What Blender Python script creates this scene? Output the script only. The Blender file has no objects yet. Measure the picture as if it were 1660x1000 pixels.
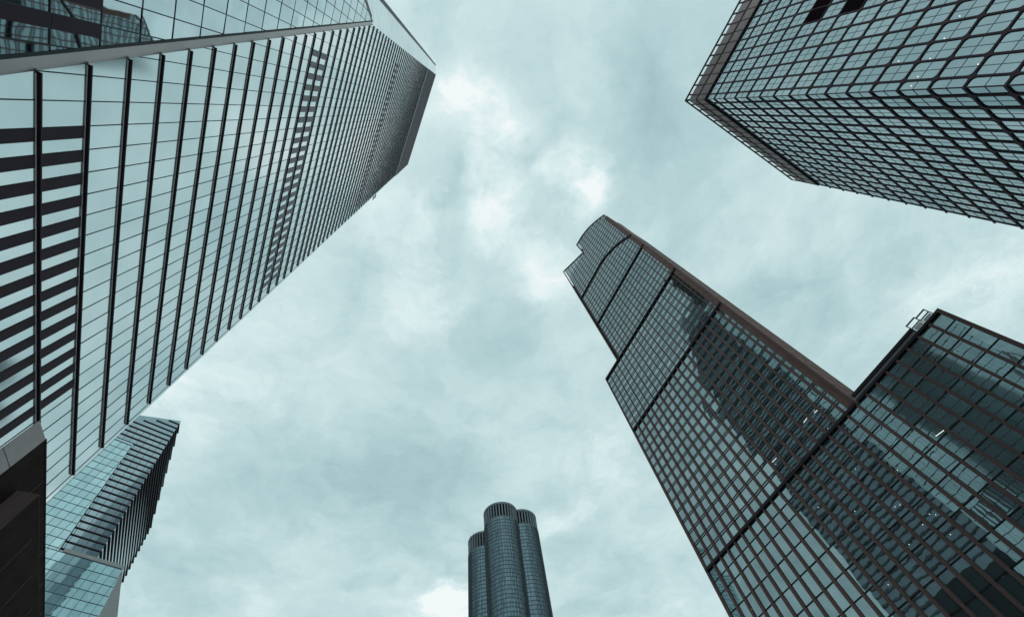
import bpy, math, random
from mathutils import Vector, Matrix

random.seed(11)
SC = bpy.context.scene
COL = SC.collection
R = math.radians

# ------------------------------------------------------------------ camera
E1 = Vector((0.99515867, -0.04106726, 0.08928996))     # world X seen in the camera's axes (right, down, forward)
E2 = Vector((0.0, 0.90851411, 0.41785419))             # world Y
EZ = Vector((-0.09828132, -0.41583122, 0.90411569))    # world Z (zenith)
FOC = 696.743                                           # focal length in photograph pixels (1660 wide)
EYE = 1.6
cam = bpy.data.cameras.new('camera')
cam.sensor_width = 36.0
cam.lens = FOC / 1660.0 * 36.0
cam.clip_start = 0.1
cam.clip_end = 20000.0
cam_ob = bpy.data.objects.new('camera', cam)
COL.objects.link(cam_ob)
right = Vector((E1.x, E2.x, EZ.x)); down = Vector((E1.y, E2.y, EZ.y)); fwd = Vector((E1.z, E2.z, EZ.z))
m = Matrix((right, -down, -fwd)).transposed().to_4x4()
m.translation = Vector((0, 0, EYE))
cam_ob.matrix_world = m
SC.camera = cam_ob


def project(P):
    q = P - Vector((0, 0, EYE))
    d = q.dot(fwd)
    if d < 0.5:
        return None
    return (830 + FOC * q.dot(right) / d, 500 + FOC * q.dot(down) / d)


def ray(px, py):
    d = right * (px - 830) + down * (py - 500) + fwd * FOC
    return d


# ------------------------------------------------------------------ light
SC.view_settings.view_transform = 'Standard'
SC.view_settings.look = 'None'
SC.view_settings.gamma = 1.0
SC.view_settings.exposure = 0.0
_a = 1.971
sun_dir = (Vector((-math.sin(_a), math.cos(_a), 0)) * 0.30 + Vector((math.cos(_a), math.sin(_a), 0)) * -0.75 + Vector((0, 0, 1))).normalized()   # high, behind the fin tower
sun = bpy.data.lights.new('sun', 'SUN')
sun.energy = 0.6
sun.angle = R(20)
sun.color = (1.0, 0.97, 0.93)
sun_ob = bpy.data.objects.new('sun', sun)
COL.objects.link(sun_ob)
sun_ob.rotation_euler = (-sun_dir).to_track_quat('-Z', 'Y').to_euler()
sun_ob.location = (0, 0, 500)

world = bpy.data.worlds.new('World')
SC.world = world
world.use_nodes = True
wn, wl = world.node_tree.nodes, world.node_tree.links
wn.clear()


def wnode(t, **kw):
    n = wn.new(t)
    for k, v in kw.items():
        setattr(n, k, v)
    return n


def wmath(op, a, b=None, c=None):
    n = wnode('ShaderNodeMath', operation=op)
    for i, v in enumerate((a, b, c)):
        if v is None:
            continue
        if isinstance(v, (int, float)):
            n.inputs[i].default_value = v
        else:
            wl.new(v, n.inputs[i])
    return n.outputs[0]


sky = wnode('ShaderNodeTexSky', sky_type='NISHITA')
sky.sun_disc = False
sky.sun_elevation = math.asin(sun_dir.z)
sky.sun_rotation = math.atan2(sun_dir.x, sun_dir.y)
tc = wnode('ShaderNodeTexCoord')
sep = wnode('ShaderNodeSeparateXYZ')
wl.new(tc.outputs['Generated'], sep.inputs[0])
zc = wmath('MAXIMUM', sep.outputs[2], 0.12)
cx = wmath('DIVIDE', sep.outputs[0], zc)
cy = wmath('DIVIDE', sep.outputs[1], zc)
comb = wnode('ShaderNodeCombineXYZ')
wl.new(cx, comb.inputs[0]); wl.new(cy, comb.inputs[1])
UVD = comb.outputs[0]                                   # position on a flat cloud layer overhead


def noise(vec, scale, detail=6, rough=0.55, dist=0.0):
    n = wnode('ShaderNodeTexNoise')
    n.inputs['Scale'].default_value = scale
    n.inputs['Detail'].default_value = detail
    n.inputs['Roughness'].default_value = rough
    n.inputs['Distortion'].default_value = dist
    wl.new(vec, n.inputs['Vector'])
    return n


wobn = noise(UVD, 3.2, 5, 0.6)
wsub = wnode('ShaderNodeVectorMath', operation='SUBTRACT')
wl.new(wobn.outputs['Color'], wsub.inputs[0]); wsub.inputs[1].default_value = (0.5, 0.5, 0.5)
wsc = wnode('ShaderNodeVectorMath', operation='SCALE')
wl.new(wsub.outputs[0], wsc.inputs[0]); wsc.inputs['Scale'].default_value = 0.33
wadd = wnode('ShaderNodeVectorMath', operation='ADD')
wl.new(UVD, wadd.inputs[0]); wl.new(wsc.outputs[0], wadd.inputs[1])
WARP = wadd.outputs[0]

fine = noise(WARP, 5.5, 8, 0.6)
broad = noise(WARP, 1.7, 5, 0.5)
base = wmath('MULTIPLY_ADD', wmath('SUBTRACT', broad.outputs['Fac'], 0.5), 0.45, 0.635)
base = wmath('MULTIPLY_ADD', wmath('SUBTRACT', fine.outputs['Fac'], 0.5), 0.44, base)
micro = noise(WARP, 16.0, 5, 0.6)
base = wmath('MULTIPLY_ADD', wmath('SUBTRACT', micro.outputs['Fac'], 0.5), 0.10, base)
# lighter and heavier banks of the cloud layer: (photo px, radius, amount)
BANKS = [(775, 200, .13, .28), (800, 335, .10, .34), (915, 285, .09, .30), (960, 325, .06, .26), (775, 175, .07, .14), (885, 430, .11, .26),
         (650, 350, .11, .22), (735, 965, .10, .42), (725, 1000, .2, .30), (900, 850, .12, .22), (690, 500, .16, .16),
         (265, 650, .22, .20), (1580, 450, .22, .20), (980, 760, .22, .14), (430, 600, .25, .10), (1290, 330, .2, .06),
         (790, 545, .12, -.14), (690, 790, .22, -.18), (600, 430, .09, -.05), (1090, 190, .16, -.12), (1300, 470, .16, -.08),
         (520, 800, .2, -.10), (1100, 90, .16, -.10), (740, 90, .1, -.05), (340, 900, .3, -.06), (860, 120, .12, -.04)]
tex = noise(WARP, 7.5, 9, 0.62, 0.4)
texm = wmath('MULTIPLY_ADD', wmath('SUBTRACT', tex.outputs['Fac'], 0.5), 3.2, 1.0)
acc = base
for px, py, rad, amt in BANKS:
    d = ray(px, py)
    c = (d.x / d.z, d.y / d.z, 0)
    dn = wnode('ShaderNodeVectorMath', operation='DISTANCE')
    wl.new(WARP, dn.inputs[0]); dn.inputs[1].default_value = c
    mr = wnode('ShaderNodeMapRange', interpolation_type='SMOOTHERSTEP')
    wl.new(dn.outputs['Value'], mr.inputs['Value'])
    mr.inputs['From Min'].default_value = rad * 1.5; mr.inputs['From Max'].default_value = 0
    mr.inputs['To Min'].default_value = 0; mr.inputs['To Max'].default_value = amt
    acc = wmath('MULTIPLY_ADD', mr.outputs[0], texm if amt > 0 else 1.0, acc)
ramp = wnode('ShaderNodeValToRGB')
wl.new(acc, ramp.inputs[0])
els = ramp.color_ramp.elements
els[0].position = 0.12; els[0].color = (0.235, 0.395, 0.425, 1)
els[1].position = 1.0; els[1].color = (0.93, 0.99, 0.99, 1)
for p, c in ((0.38, (0.355, 0.53, 0.56, 1)), (0.58, (0.50, 0.685, 0.705, 1)), (0.80, (0.71, 0.87, 0.875, 1))):
    e = els.new(p); e.color = c
csc = wnode('ShaderNodeVectorMath', operation='SCALE')
wl.new(ramp.outputs[0], csc.inputs[0]); csc.inputs['Scale'].default_value = 10.0
mix = wnode('ShaderNodeMix', data_type='RGBA')
mix.inputs['Factor'].default_value = 0.94
wl.new(sky.outputs[0], mix.inputs['A']); wl.new(csc.outputs[0], mix.inputs['B'])
bg = wnode('ShaderNodeBackground')
bg.inputs['Strength'].default_value = 0.1
wl.new(mix.outputs['Result'], bg.inputs['Color'])
wo = wnode('ShaderNodeOutputWorld')
wl.new(bg.outputs[0], wo.inputs['Surface'])


# ------------------------------------------------------------------ materials
def material(name):
    mt = bpy.data.materials.new(name)
    mt.use_nodes = True
    nt = mt.node_tree
    return mt, nt.nodes, nt.links, nt.nodes['Principled BSDF']


def solid(name, col, rough=0.5, metal=0.0, var=0.18, scale=0.6, bump=0.0, spec=0.25):
    mt, n, l, b = material(name)
    tcn = n.new('ShaderNodeTexCoord')
    no = n.new('ShaderNodeTexNoise'); no.inputs['Scale'].default_value = scale; no.inputs['Detail'].default_value = 6
    l.new(tcn.outputs['Object'], no.inputs['Vector'])
    mr = n.new('ShaderNodeMapRange'); mr.inputs['To Min'].default_value = 1 - var; mr.inputs['To Max'].default_value = 1 + var
    l.new(no.outputs['Fac'], mr.inputs['Value'])
    sc = n.new('ShaderNodeVectorMath'); sc.operation = 'SCALE'; sc.inputs[0].default_value = col
    l.new(mr.outputs[0], sc.inputs['Scale']); l.new(sc.outputs[0], b.inputs['Base Color'])
    b.inputs['Roughness'].default_value = rough
    b.inputs['Metallic'].default_value = metal
    b.inputs['Specular IOR Level'].default_value = spec
    if bump:
        bp = n.new('ShaderNodeBump'); bp.inputs['Strength'].default_value = bump; bp.inputs['Distance'].default_value = 0.02
        l.new(no.outputs['Fac'], bp.inputs['Height']); l.new(bp.outputs[0], b.inputs['Normal'])
    return mt


def glass(name, tint, rough=0.02, var=0.10, pillow=0.0, wave=0.0, wscale=0.25, dirt=0.08, metal=1.0, cant=None):
    """coated curtain-wall glass: mirror with a tint, slightly different from pane to pane"""
    mt, n, l, b = material(name)
    at = n.new('ShaderNodeAttribute'); at.attribute_name = 'rnd'
    tcn = n.new('ShaderNodeTexCoord')
    no = n.new('ShaderNodeTexNoise'); no.inputs['Scale'].default_value = 0.35; no.inputs['Detail'].default_value = 5
    l.new(tcn.outputs['Object'], no.inputs['Vector'])
    m1 = n.new('ShaderNodeMapRange'); m1.inputs['To Min'].default_value = 1 - var; m1.inputs['To Max'].default_value = 1 + var
    l.new(at.outputs['Fac'], m1.inputs['Value'])
    m2 = n.new('ShaderNodeMapRange'); m2.inputs['From Min'].default_value = 0.3; m2.inputs['From Max'].default_value = 0.7
    m2.inputs['To Min'].default_value = 1 - dirt; m2.inputs['To Max'].default_value = 1 + dirt
    l.new(no.outputs['Fac'], m2.inputs['Value'])
    mu = n.new('ShaderNodeMath'); mu.operation = 'MULTIPLY'
    l.new(m1.outputs[0], mu.inputs[0]); l.new(m2.outputs[0], mu.inputs[1])
    sc = n.new('ShaderNodeVectorMath'); sc.operation = 'SCALE'; sc.inputs[0].default_value = tint
    l.new(mu.outputs[0], sc.inputs['Scale']); l.new(sc.outputs[0], b.inputs['Base Color'])
    b.inputs['Metallic'].default_value = metal
    b.inputs['Roughness'].default_value = rough
    base_n = None
    if cant:                                            # tilts only the shading normal, to shift what the flat panes reflect
        ge = n.new('ShaderNodeNewGeometry')
        ca = n.new('ShaderNodeVectorMath'); ca.operation = 'ADD'; l.new(ge.outputs['Normal'], ca.inputs[0]); ca.inputs[1].default_value = cant
        cn = n.new('ShaderNodeVectorMath'); cn.operation = 'NORMALIZE'; l.new(ca.outputs[0], cn.inputs[0])
        base_n = cn.outputs[0]; l.new(base_n, b.inputs['Normal'])
    if pillow or wave:
        h = None
        if pillow:
            uvn = n.new('ShaderNodeUVMap'); uvn.uv_map = 'UVMap'
            dd = n.new('ShaderNodeVectorMath'); dd.operation = 'DISTANCE'
            l.new(uvn.outputs[0], dd.inputs[0]); dd.inputs[1].default_value = (0.5, 0.5, 0)
            pw = n.new('ShaderNodeMath'); pw.operation = 'MULTIPLY'; l.new(dd.outputs['Value'], pw.inputs[0]); l.new(dd.outputs['Value'], pw.inputs[1])
            ps = n.new('ShaderNodeMath'); ps.operation = 'MULTIPLY'; l.new(pw.outputs[0], ps.inputs[0]); ps.inputs[1].default_value = pillow
            h = ps.outputs[0]
        if wave:
            nw = n.new('ShaderNodeTexNoise'); nw.inputs['Scale'].default_value = wscale; nw.inputs['Detail'].default_value = 2
            l.new(tcn.outputs['Object'], nw.inputs['Vector'])
            ws = n.new('ShaderNodeMath'); ws.operation = 'MULTIPLY'; l.new(nw.outputs['Fac'], ws.inputs[0]); ws.inputs[1].default_value = wave
            if h is None:
                h = ws.outputs[0]
            else:
                ad = n.new('ShaderNodeMath'); ad.operation = 'ADD'; l.new(h, ad.inputs[0]); l.new(ws.outputs[0], ad.inputs[1]); h = ad.outputs[0]
        bp = n.new('ShaderNodeBump'); bp.inputs['Strength'].default_value = 1.0; bp.inputs['Distance'].default_value = 1.0
        l.new(h, bp.inputs['Height'])
        if base_n is not None:
            l.new(base_n, bp.inputs['Normal'])
        l.new(bp.outputs[0], b.inputs['Normal'])
    return mt


def lamp_mat(name, col, s):
    mt, n, l, b = material(name)
    b.inputs['Base Color'].default_value = (*col, 1)
    b.inputs['Emission Color'].default_value = (*col, 1)
    b.inputs['Emission Strength'].default_value = s
    return mt


M = {
    'L_glass': glass('pale_coated_glass', (0.70, 0.79, 0.805), rough=0.09, var=0.05, wave=0.012, wscale=0.12, dirt=0.04, metal=0.78, cant=tuple(0.08 * math.cos(1.971 - k * math.pi / 2) for k in (0, 1)) + (0.0,)),
    'G_glass': glass('clear_screen_glass', (0.62, 0.70, 0.72), rough=0.02, var=0.06, wave=0.02, wscale=0.2, dirt=0.08),
    'L_body': glass('rear_glass', (0.66, 0.73, 0.74), rough=0.15, var=0.05),
    'L_fin': solid('dark_bronze_fin', (0.060, 0.040, 0.056), 0.6, spec=0.12),
    'L_line': solid('dark_gasket', (0.030, 0.033, 0.038), 0.6),
    'L_sill': solid('pale_sill', (0.85, 0.85, 0.86), 0.5, 0.0, var=0.06),
    'L_panel': solid('dark_louvre_panel', (0.050, 0.034, 0.047), 0.6, spec=0.1),
    'L_gpanel': solid('grey_louvre_panel', (0.19, 0.18, 0.195), 0.5),
    'L_crown': solid('dark_parapet_cladding', (0.038, 0.027, 0.037), 0.6, var=0.3, scale=0.15, spec=0.12),
    'L_reveal': solid('brushed_reveal_metal', (0.25, 0.225, 0.225), 0.3, 0.9, var=0.35, scale=0.22),
    'L_bevel': glass('pale_bevel_glass', (0.72, 0.76, 0.77), rough=0.12, var=0.05, wave=0.01, wscale=0.1, dirt=0.12),
    'M_glass': glass('grey_blue_glass', (0.27, 0.355, 0.375), rough=0.01, var=0.12, pillow=0.010, wave=0.008, wscale=0.3, dirt=0.08, metal=0.86),
    'M_spandrel': glass('grey_spandrel_glass', (0.205, 0.225, 0.24), rough=0.05, var=0.12, wave=0.01, dirt=0.06, metal=0.86),
    'M_mull': solid('brown_bronze_mullion', (0.135, 0.080, 0.076), 0.5, var=0.25, scale=0.2, spec=0.15),
    'M_line': solid('black_gasket', (0.012, 0.011, 0.013), 0.6),
    'M_belt': solid('black_belt_recess', (0.022, 0.015, 0.021), 0.6),
    'M_stone': solid('brown_granite', (0.150, 0.088, 0.076), 0.75, var=0.45, scale=0.5, bump=0.4),
    'M_trim': solid('grey_trim', (0.22, 0.21, 0.22), 0.5),
    'T_glass': glass('cyan_glass', (0.36, 0.45, 0.475), rough=0.015, var=0.05, pillow=0.004, wave=0.012, wscale=0.25, dirt=0.05, metal=0.92),
    'T_frame': solid('black_frame', (0.040, 0.027, 0.038), 0.6, spec=0.08),
    'T_thin': solid('dim_glazing_bar', (0.17, 0.235, 0.25), 0.5),
    'T_par': solid('brown_parapet_panel', (0.15, 0.105, 0.10), 0.45, var=0.6, scale=0.3),
    'T_vent': solid('black_vent', (0.012, 0.008, 0.011), 0.7, spec=0.0),
    'B_glass': glass('turquoise_glass', (0.47, 0.645, 0.67), rough=0.03, var=0.08, wave=0.02, wscale=0.06, dirt=0.06),
    'B_dark': glass('dim_recess_glass', (0.34, 0.42, 0.45), rough=0.04, var=0.12, wave=0.03, wscale=0.06),
    'B_line': solid('teal_grid_line', (0.045, 0.085, 0.10), 0.5),
    'B_fin': solid('black_louvre', (0.032, 0.022, 0.032), 0.55),
    'B_stone': solid('grey_cladding', (0.30, 0.32, 0.33), 0.6),
    'C_glass': glass('slate_glass', (0.155, 0.22, 0.25), rough=0.05, var=0.42, wave=0.10, wscale=0.05, dirt=0.12),
    'C_band': solid('slate_band', (0.055, 0.074, 0.09), 0.5),
    'C_fin': solid('grey_crown_fin', (0.125, 0.165, 0.185), 0.5),
    'C_void': solid('dark_crown_void', (0.006, 0.006, 0.008), 0.8, spec=0.0),
    'K_stone': solid('taupe_stone', (0.52, 0.46, 0.465), 0.7, var=0.2, scale=1.5, bump=0.2),
    'K_dark': solid('dark_stained_metal', (0.034, 0.022, 0.021), 0.8, 0.0, var=0.7, scale=0.9, spec=0.05),
    'K_brown': solid('brown_stone', (0.15, 0.10, 0.096), 0.6, var=0.35, scale=0.8),
    'core': solid('dark_core', (0.018, 0.019, 0.022), 0.6),
    'lamp': lamp_mat('lit_lamp', (1.0, 0.98, 0.95), 1.1),
    'rail': solid('white_steel', (0.55, 0.58, 0.58), 0.5),
    'ground': solid('paving', (0.22, 0.21, 0.20), 0.85, var=0.2, scale=0.4),
    'asphalt': solid('asphalt', (0.05, 0.05, 0.052), 0.9, var=0.3, scale=2.0),
    'N_dark': glass('slab_glass', (0.26, 0.285, 0.31), rough=0.3, var=0.1),
    'N_ledge': solid('slab_ledge', (0.15, 0.155, 0.175), 0.6),
    'N_black': solid('black_slab_base', (0.008, 0.006, 0.008), 0.5),
}


# ------------------------------------------------------------------ mesh helpers
class MB:
    """collects quads and boxes for ONE mesh object"""

    def __init__(self):
        self.v, self.f, self.uv, self.rnd = [], [], [], []

    def poly(self, pts, rnd=None, uvs=None):
        i = len(self.v)
        self.v += [Vector(p) for p in pts]
        self.f.append(tuple(range(i, i + len(pts))))
        if uvs is None:
            uvs = [(0, 0), (1, 0), (1, 1), (0, 1)] if len(pts) == 4 else [(0.5, 0.5)] * len(pts)
        self.uv.append(uvs)
        self.rnd.append(random.random() if rnd is None else rnd)

    def hexa(self, a, b):
        """a, b: two quads (bottom, top) with matching corners"""
        r = random.random()
        self.poly(a[::-1], r); self.poly(b, r)
        for k in range(4):
            j = (k + 1) % 4
            self.poly([a[k], a[j], b[j], b[k]], r)

    def prism(self, a, b):
        r = random.random()
        n = len(a)
        self.poly(a[::-1], r); self.poly(b, r)
        for k in range(n):
            j = (k + 1) % n
            self.poly([a[k], a[j], b[j], b[k]], r)

    def add(self, o):
        i = len(self.v)
        self.v += o.v
        self.f += [tuple(k + i for k in f) for f in o.f]
        self.uv += o.uv
        self.rnd += o.rnd

    def area(self):
        """share of the picture its box covers (px^2), used to choose which repeats show largest"""
        X, Y = [], []
        for p in self.v:
            q = project(p)
            if q is None:
                return 0
            X.append(q[0]); Y.append(q[1])
        x0, x1 = max(min(X), 0), min(max(X), 1660)
        y0, y1 = max(min(Y), 0), min(max(Y), 1000)
        if x1 <= x0 or y1 <= y0:
            return 0
        return (x1 - x0) * (y1 - y0)

    def build(self, name, mt, parent=None, smooth=False):
        off = parent.matrix_world.translation if parent is not None else Vector((0, 0, 0))
        if parent is not None:
            off = world_loc(parent)
        me = bpy.data.meshes.new(name)
        me.from_pydata([tuple(p - off) for p in self.v], [], self.f)
        ul = me.uv_layers.new(name='UVMap')
        k = 0
        data = ul.data
        for uvs in self.uv:
            for u in uvs:
                data[k].uv = u; k += 1
        at = me.attributes.new('rnd', 'FLOAT', 'FACE')
        at.data.foreach_set('value', self.rnd)
        me.materials.append(mt)
        if smooth:
            me.polygons.foreach_set('use_smooth', [True] * len(me.polygons))
        ob = bpy.data.objects.new(name, me)
        COL.objects.link(ob)
        if parent is not None:
            ob.parent = parent
        return ob


LOC = {}


def world_loc(o):
    return LOC.get(o.name, Vector((0, 0, 0)))


def thing(name, label, cat, loc, group=None):
    o = bpy.data.objects.new(name, None)
    o.empty_display_size = 5
    COL.objects.link(o)
    o.location = loc
    LOC[o.name] = Vector(loc)
    o['label'] = label; o['category'] = cat
    if group:
        o['group'] = group
    return o


def parts(name, many, mbs, mt, root, maxn=100):
    """each member is a part of its own; past 100 the ones that show largest are, the rest are one"""
    if len(mbs) > maxn:
        order = sorted(mbs, key=lambda b: -b.area())
    else:
        order = mbs
    for b in order[:maxn]:
        b.build(name, mt, root)
    rest = order[maxn:]
    if rest:
        a = MB()
        for b in rest:
            a.add(b)
        o = a.build(many, mt, root)
        o['kind'] = 'stuff'


class Frame:
    """a vertical facade plane: s along it, z up (both in units of its distance D), p metres proud towards the viewer"""

    def __init__(self, az, D, sign=1):
        self.h = Vector((math.cos(az), math.sin(az), 0))
        self.n = Vector((-math.sin(az), math.cos(az), 0)) * sign
        self.D = D

    def P(self, s, z, p=0.0):
        return self.h * (s * self.D) + self.n * (self.D - p) + Vector((0, 0, z * self.D + EYE))

    def box(self, mb, s0, s1, z0, z1, p0, p1):
        a = [self.P(s0, z0, p0), self.P(s1, z0, p0), self.P(s1, z0, p1), self.P(s0, z0, p1)]
        b = [self.P(s0, z1, p0), self.P(s1, z1, p0), self.P(s1, z1, p1), self.P(s0, z1, p1)]
        mb.hexa(a, b)

    def bar(self, a, b, w, p0, p1, mb):
        """box along the facade line a-b ((s, z) points), w wide (units of D)"""
        d = Vector((b[0] - a[0], b[1] - a[1])).normalized()
        q = Vector((-d.y, d.x)) * (w / 2)
        A = [self.P(a[0] - q.x, a[1] - q.y, p0), self.P(a[0] + q.x, a[1] + q.y, p0), self.P(a[0] + q.x, a[1] + q.y, p1), self.P(a[0] - q.x, a[1] - q.y, p1)]
        B = [self.P(b[0] - q.x, b[1] - q.y, p0), self.P(b[0] + q.x, b[1] + q.y, p0), self.P(b[0] + q.x, b[1] + q.y, p1), self.P(b[0] - q.x, b[1] - q.y, p1)]
        mb.hexa(A, B)

    def pane(self, pts, p=0.0, tilt=0.0, bias=(0.0, 0.0)):
        """pane over (s, z) corners, set a touch out of plane like real glazing"""
        cs = sum(q[0] for q in pts) / len(pts); cz = sum(q[1] for q in pts) / len(pts)
        ta, tb = random.gauss(bias[0], tilt), random.gauss(bias[1], tilt)
        mb = MB()
        out = []
        for s, z in pts:
            dp = (s - cs) * self.D * ta + (z - cz) * self.D * tb
            out.append(self.P(s, z, p + dp))
        s0 = min(q[0] for q in pts); s1 = max(q[0] for q in pts); z0 = min(q[1] for q in pts); z1 = max(q[1] for q in pts)
        uvs = [((s - s0) / max(1e-6, s1 - s0), (z - z0) / max(1e-6, z1 - z0)) for s, z in pts]
        mb.poly(out, None, uvs)
        return mb


def clip(poly, a, b, c):
    """keep the part of polygon where a*s + b*z >= c"""
    out = []
    n = len(poly)
    for i in range(n):
        p, q = poly[i], poly[(i + 1) % n]
        fp, fq = a * p[0] + b * p[1] - c, a * q[0] + b * q[1] - c
        if fp >= 0:
            out.append(p)
        if (fp > 0 and fq < 0) or (fp < 0 and fq > 0):
            t = fp / (fp - fq)
            out.append((p[0] + (q[0] - p[0]) * t, p[1] + (q[1] - p[1]) * t))
    return out


# ------------------------------------------------------------------ ground (setting)
def sheet(name, pts, z, mt):
    mb = MB()
    mb.poly([(x, y, z) for x, y in pts])
    o = mb.build(name, mt)
    o['kind'] = 'structure'
    return o


sheet('ground', [(-4000, -4000), (4000, -4000), (4000, 4000), (-4000, 4000)], 0.0, M['ground'])
FL = Frame(1.971, 25.4)
road_pts = []
for s, q in ((-900, -6), (900, -6), (900, -20), (-900, -20)):
    v = FL.h * s + FL.n * q
    road_pts.append((v.x, v.y))
sheet('road', road_pts, 0.004, M['asphalt'])


# ================================================================== tower with dark floor fins (upper left)
def build_fin_tower():
    F = FL
    MOD, PH = 0.0708, 0.043
    base_pt = F.P(0.8, 0, -20); base_pt.z = 0
    root = thing('fin_tower', 'pale glass tower at upper left with thin dark horizontal fins and a dark crown', 'skyscraper', base_pt)
    SR = 1.908
    ZT = 12.85

    def edge(z):                                        # slanting, then nearly upright left boundary
        return 0.584 - 0.197 * z if z < 4.667 else -0.334 - (z - 4.667) * 0.0203
    # body behind the glazing
    Z0 = -EYE / F.D
    mb = MB()

    def ring(z, sl, bl):
        return [F.P(sl, z, -0.25), F.P(SR - 0.002, z, -0.25), F.P(SR - 0.002, z, -42), F.P(bl, z, -42), F.P(bl, z, -2.3)]
    lo = ring(Z0, -0.32, -0.62); mid = ring(4.667, -0.32, -0.62); hi = ring(10.6, -0.455, -0.69)
    mb.prism(lo, mid); mb.prism([p + Vector((0, 0, .01)) for p in mid], hi)
    mb.build('body', M['L_body'], root)
    # floor lines
    zs = [1.318 - 0.157 * k for k in range(7, 0, -1)]
    zs += [1.319, 1.4775, 1.633, 1.788, 1.947, 2.1065, 2.268, 2.431, 2.596, 2.758, 2.924, 3.077, 3.226, 3.393, 3.568, 3.735, 3.905, 4.075, 4.23, 4.38]
    while zs[-1] < 10.25:
        zs.append(zs[-1] + 0.1655)
    i0 = 7
    panes, fins, sills, lines, dpan, gpan = [], [], [], [], [], []
    for k in range(len(zs)):
        z0 = zs[k]
        z1 = zs[k + 1] if k + 1 < len(zs) else 10.45
        sl = edge(z0)
        fb = MB()
        sl2 = max(sl, edge(z0 + .0032)) + 0.004
        F.box(fb, sl2, 1.886, z0, z0 + 0.0042, 0.0, 0.21)
        F.box(fb, sl2, 1.886, z0 - 0.0036, z0 - 0.0001, -0.02, 0.03)
        fins.append(fb)
        sb = MB()
        F.box(sb, edge(z0 - 0.009) + 0.006, 1.886, z0 - 0.0062, z0 - 0.0038, -0.02, 0.03)
        sills.append(sb)
        j0 = math.floor((min(edge(z0), edge(z1)) - PH) / MOD)
        j = j0
        while True:
            s0 = PH + j * MOD; s1 = s0 + MOD
            if s0 > SR - 0.01:
                break
            pg = [(s0, z0), (min(s1, SR), z0), (min(s1, SR), z1), (s0, z1)]
            if z0 < 4.667:
                pg = clip(pg, 1, 0.197, 0.584)
            else:
                pg = clip(pg, 1, 0.0203, -0.334 + 4.667 * 0.0203)
            if len(pg) >= 3:
                panes.append(F.pane(pg, 0.0, 0.0022))
            idx = k - i0
            cond = s0 > edge(z0) + 0.01 and s0 > edge(z1) + 0.01 and s0 + 0.04 < SR
            if cond and idx in (-3, -2, -1, 0) and 0.46 < s0 < 1.45:
                b = MB(); F.box(b, s0 + 0.0005, s0 + 0.034, z0 + 0.0036, z1 - 0.008, 0.0, 0.05); dpan.append(b)
            if cond and idx in (12, 13) and 0.03 < s0 < 1.76:
                b = MB(); F.box(b, s0 + 0.0005, s0 + 0.036, z0 + 0.0036, z1 - 0.008, 0.0, 0.05); gpan.append(b)
            if cond and idx in (31, 32) and -0.23 < s0 < 1.76:
                b = MB(); F.box(b, s0 + 0.0005, s0 + 0.036, z0 + 0.0036, z1 - 0.008, 0.0, 0.05); gpan.append(b)
            j += 1
    j = math.ceil((-0.46 - PH) / MOD)
    while PH + j * MOD < SR - 0.01:
        s = PH + j * MOD
        za = Z0
        if s < -0.335:
            zb = 4.667 + (-0.334 - s) / 0.0203
            za = 99
        elif s < 0.58:
            za = max(Z0, (0.584 - s) / 0.197)
            zb = 10.45
        else:
            zb = 10.45
        if za < 90:
            b = MB(); F.box(b, s - 0.0013, s + 0.0013, za + 0.004, zb, -0.02, 0.025); lines.append(b)
        j += 1
    parts('window_pane', 'window_panes', panes, M['L_glass'], root)
    parts('floor_fin', 'floor_fins', fins, M['L_fin'], root)
    parts('sill', 'sills', sills, M['L_sill'], root)
    parts('mullion', 'mullions', lines, M['L_line'], root)
    parts('dark_panel', 'dark_panels', dpan, M['L_panel'], root)
    parts('grey_panel', 'grey_panels', gpan, M['L_gpanel'], root)
    # crown
    b = MB()
    zc = 10.62
    pts = [(edge(zc), zc), (SR, zc), (SR, ZT), (edge(ZT), ZT)]
    b.prism([F.P(s, z, 0.12) for s, z in pts], [F.P(s, z, -42) for s, z in pts])
    b.build('crown', M['L_crown'], root)
    b = MB(); F.box(b, edge(10.5), SR, 10.45, 10.6, -0.2, 0.06); b.build('crown_light_strip', M['M_trim'], root)
    b = MB(); F.box(b, edge(12.6) + 0.02, SR - 0.05, 12.30, 12.36, 0.125, 0.2); b.build('crown_joint', M['L_line'], root)
    # pale smooth bevel on the left corner
    dq = 0.08 * F.D

    def outer(z):
        return -0.607 - 0.014 * (z - 5.16)
    bev = []
    zz = [Z0, 2.0, 3.6, 4.667] + [4.667 + (ZT - 4.667) * t / 20 for t in range(1, 21)]
    for a, c in zip(zz[:-1], zz[1:]):
        m_ = MB()
        ea = edge(a) if a >= 4.667 else -0.334
        ec = edge(c) if c >= 4.667 else -0.334
        m_.poly([F.P(outer(a), a, -dq), F.P(ea, a, 0.0), F.P(ec, c, 0.0), F.P(outer(c), c, -dq)])
        bev.append(m_)
    parts('bevel_glass', 'bevel_glasses', bev, M['L_bevel'], root)
    b = MB()
    for off, w in ((0.0, 0.006), (0.022, 0.003)):
        A = [F.P(outer(Z0) + off - w, Z0, -dq), F.P(outer(Z0) + off + w, Z0, -dq), F.P(outer(Z0) + off + w, Z0, -dq + .25 + off * 6), F.P(outer(Z0) + off - w, Z0, -dq + .25 + off * 6)]
        B = [F.P(outer(ZT) + off - w, ZT, -dq), F.P(outer(ZT) + off + w, ZT, -dq), F.P(outer(ZT) + off + w, ZT, -dq + .25 + off * 6), F.P(outer(ZT) + off - w, ZT, -dq + .25 + off * 6)]
        b.hexa(A, B)
    b.build('corner_trim', M['M_trim'], root)
    # gabled glass screen standing in front, lower left
    GD = 0.975
    pg_ = 0.025 * F.D
    k = 1.0                                             # screen coordinates are in the units of the main plane

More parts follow.
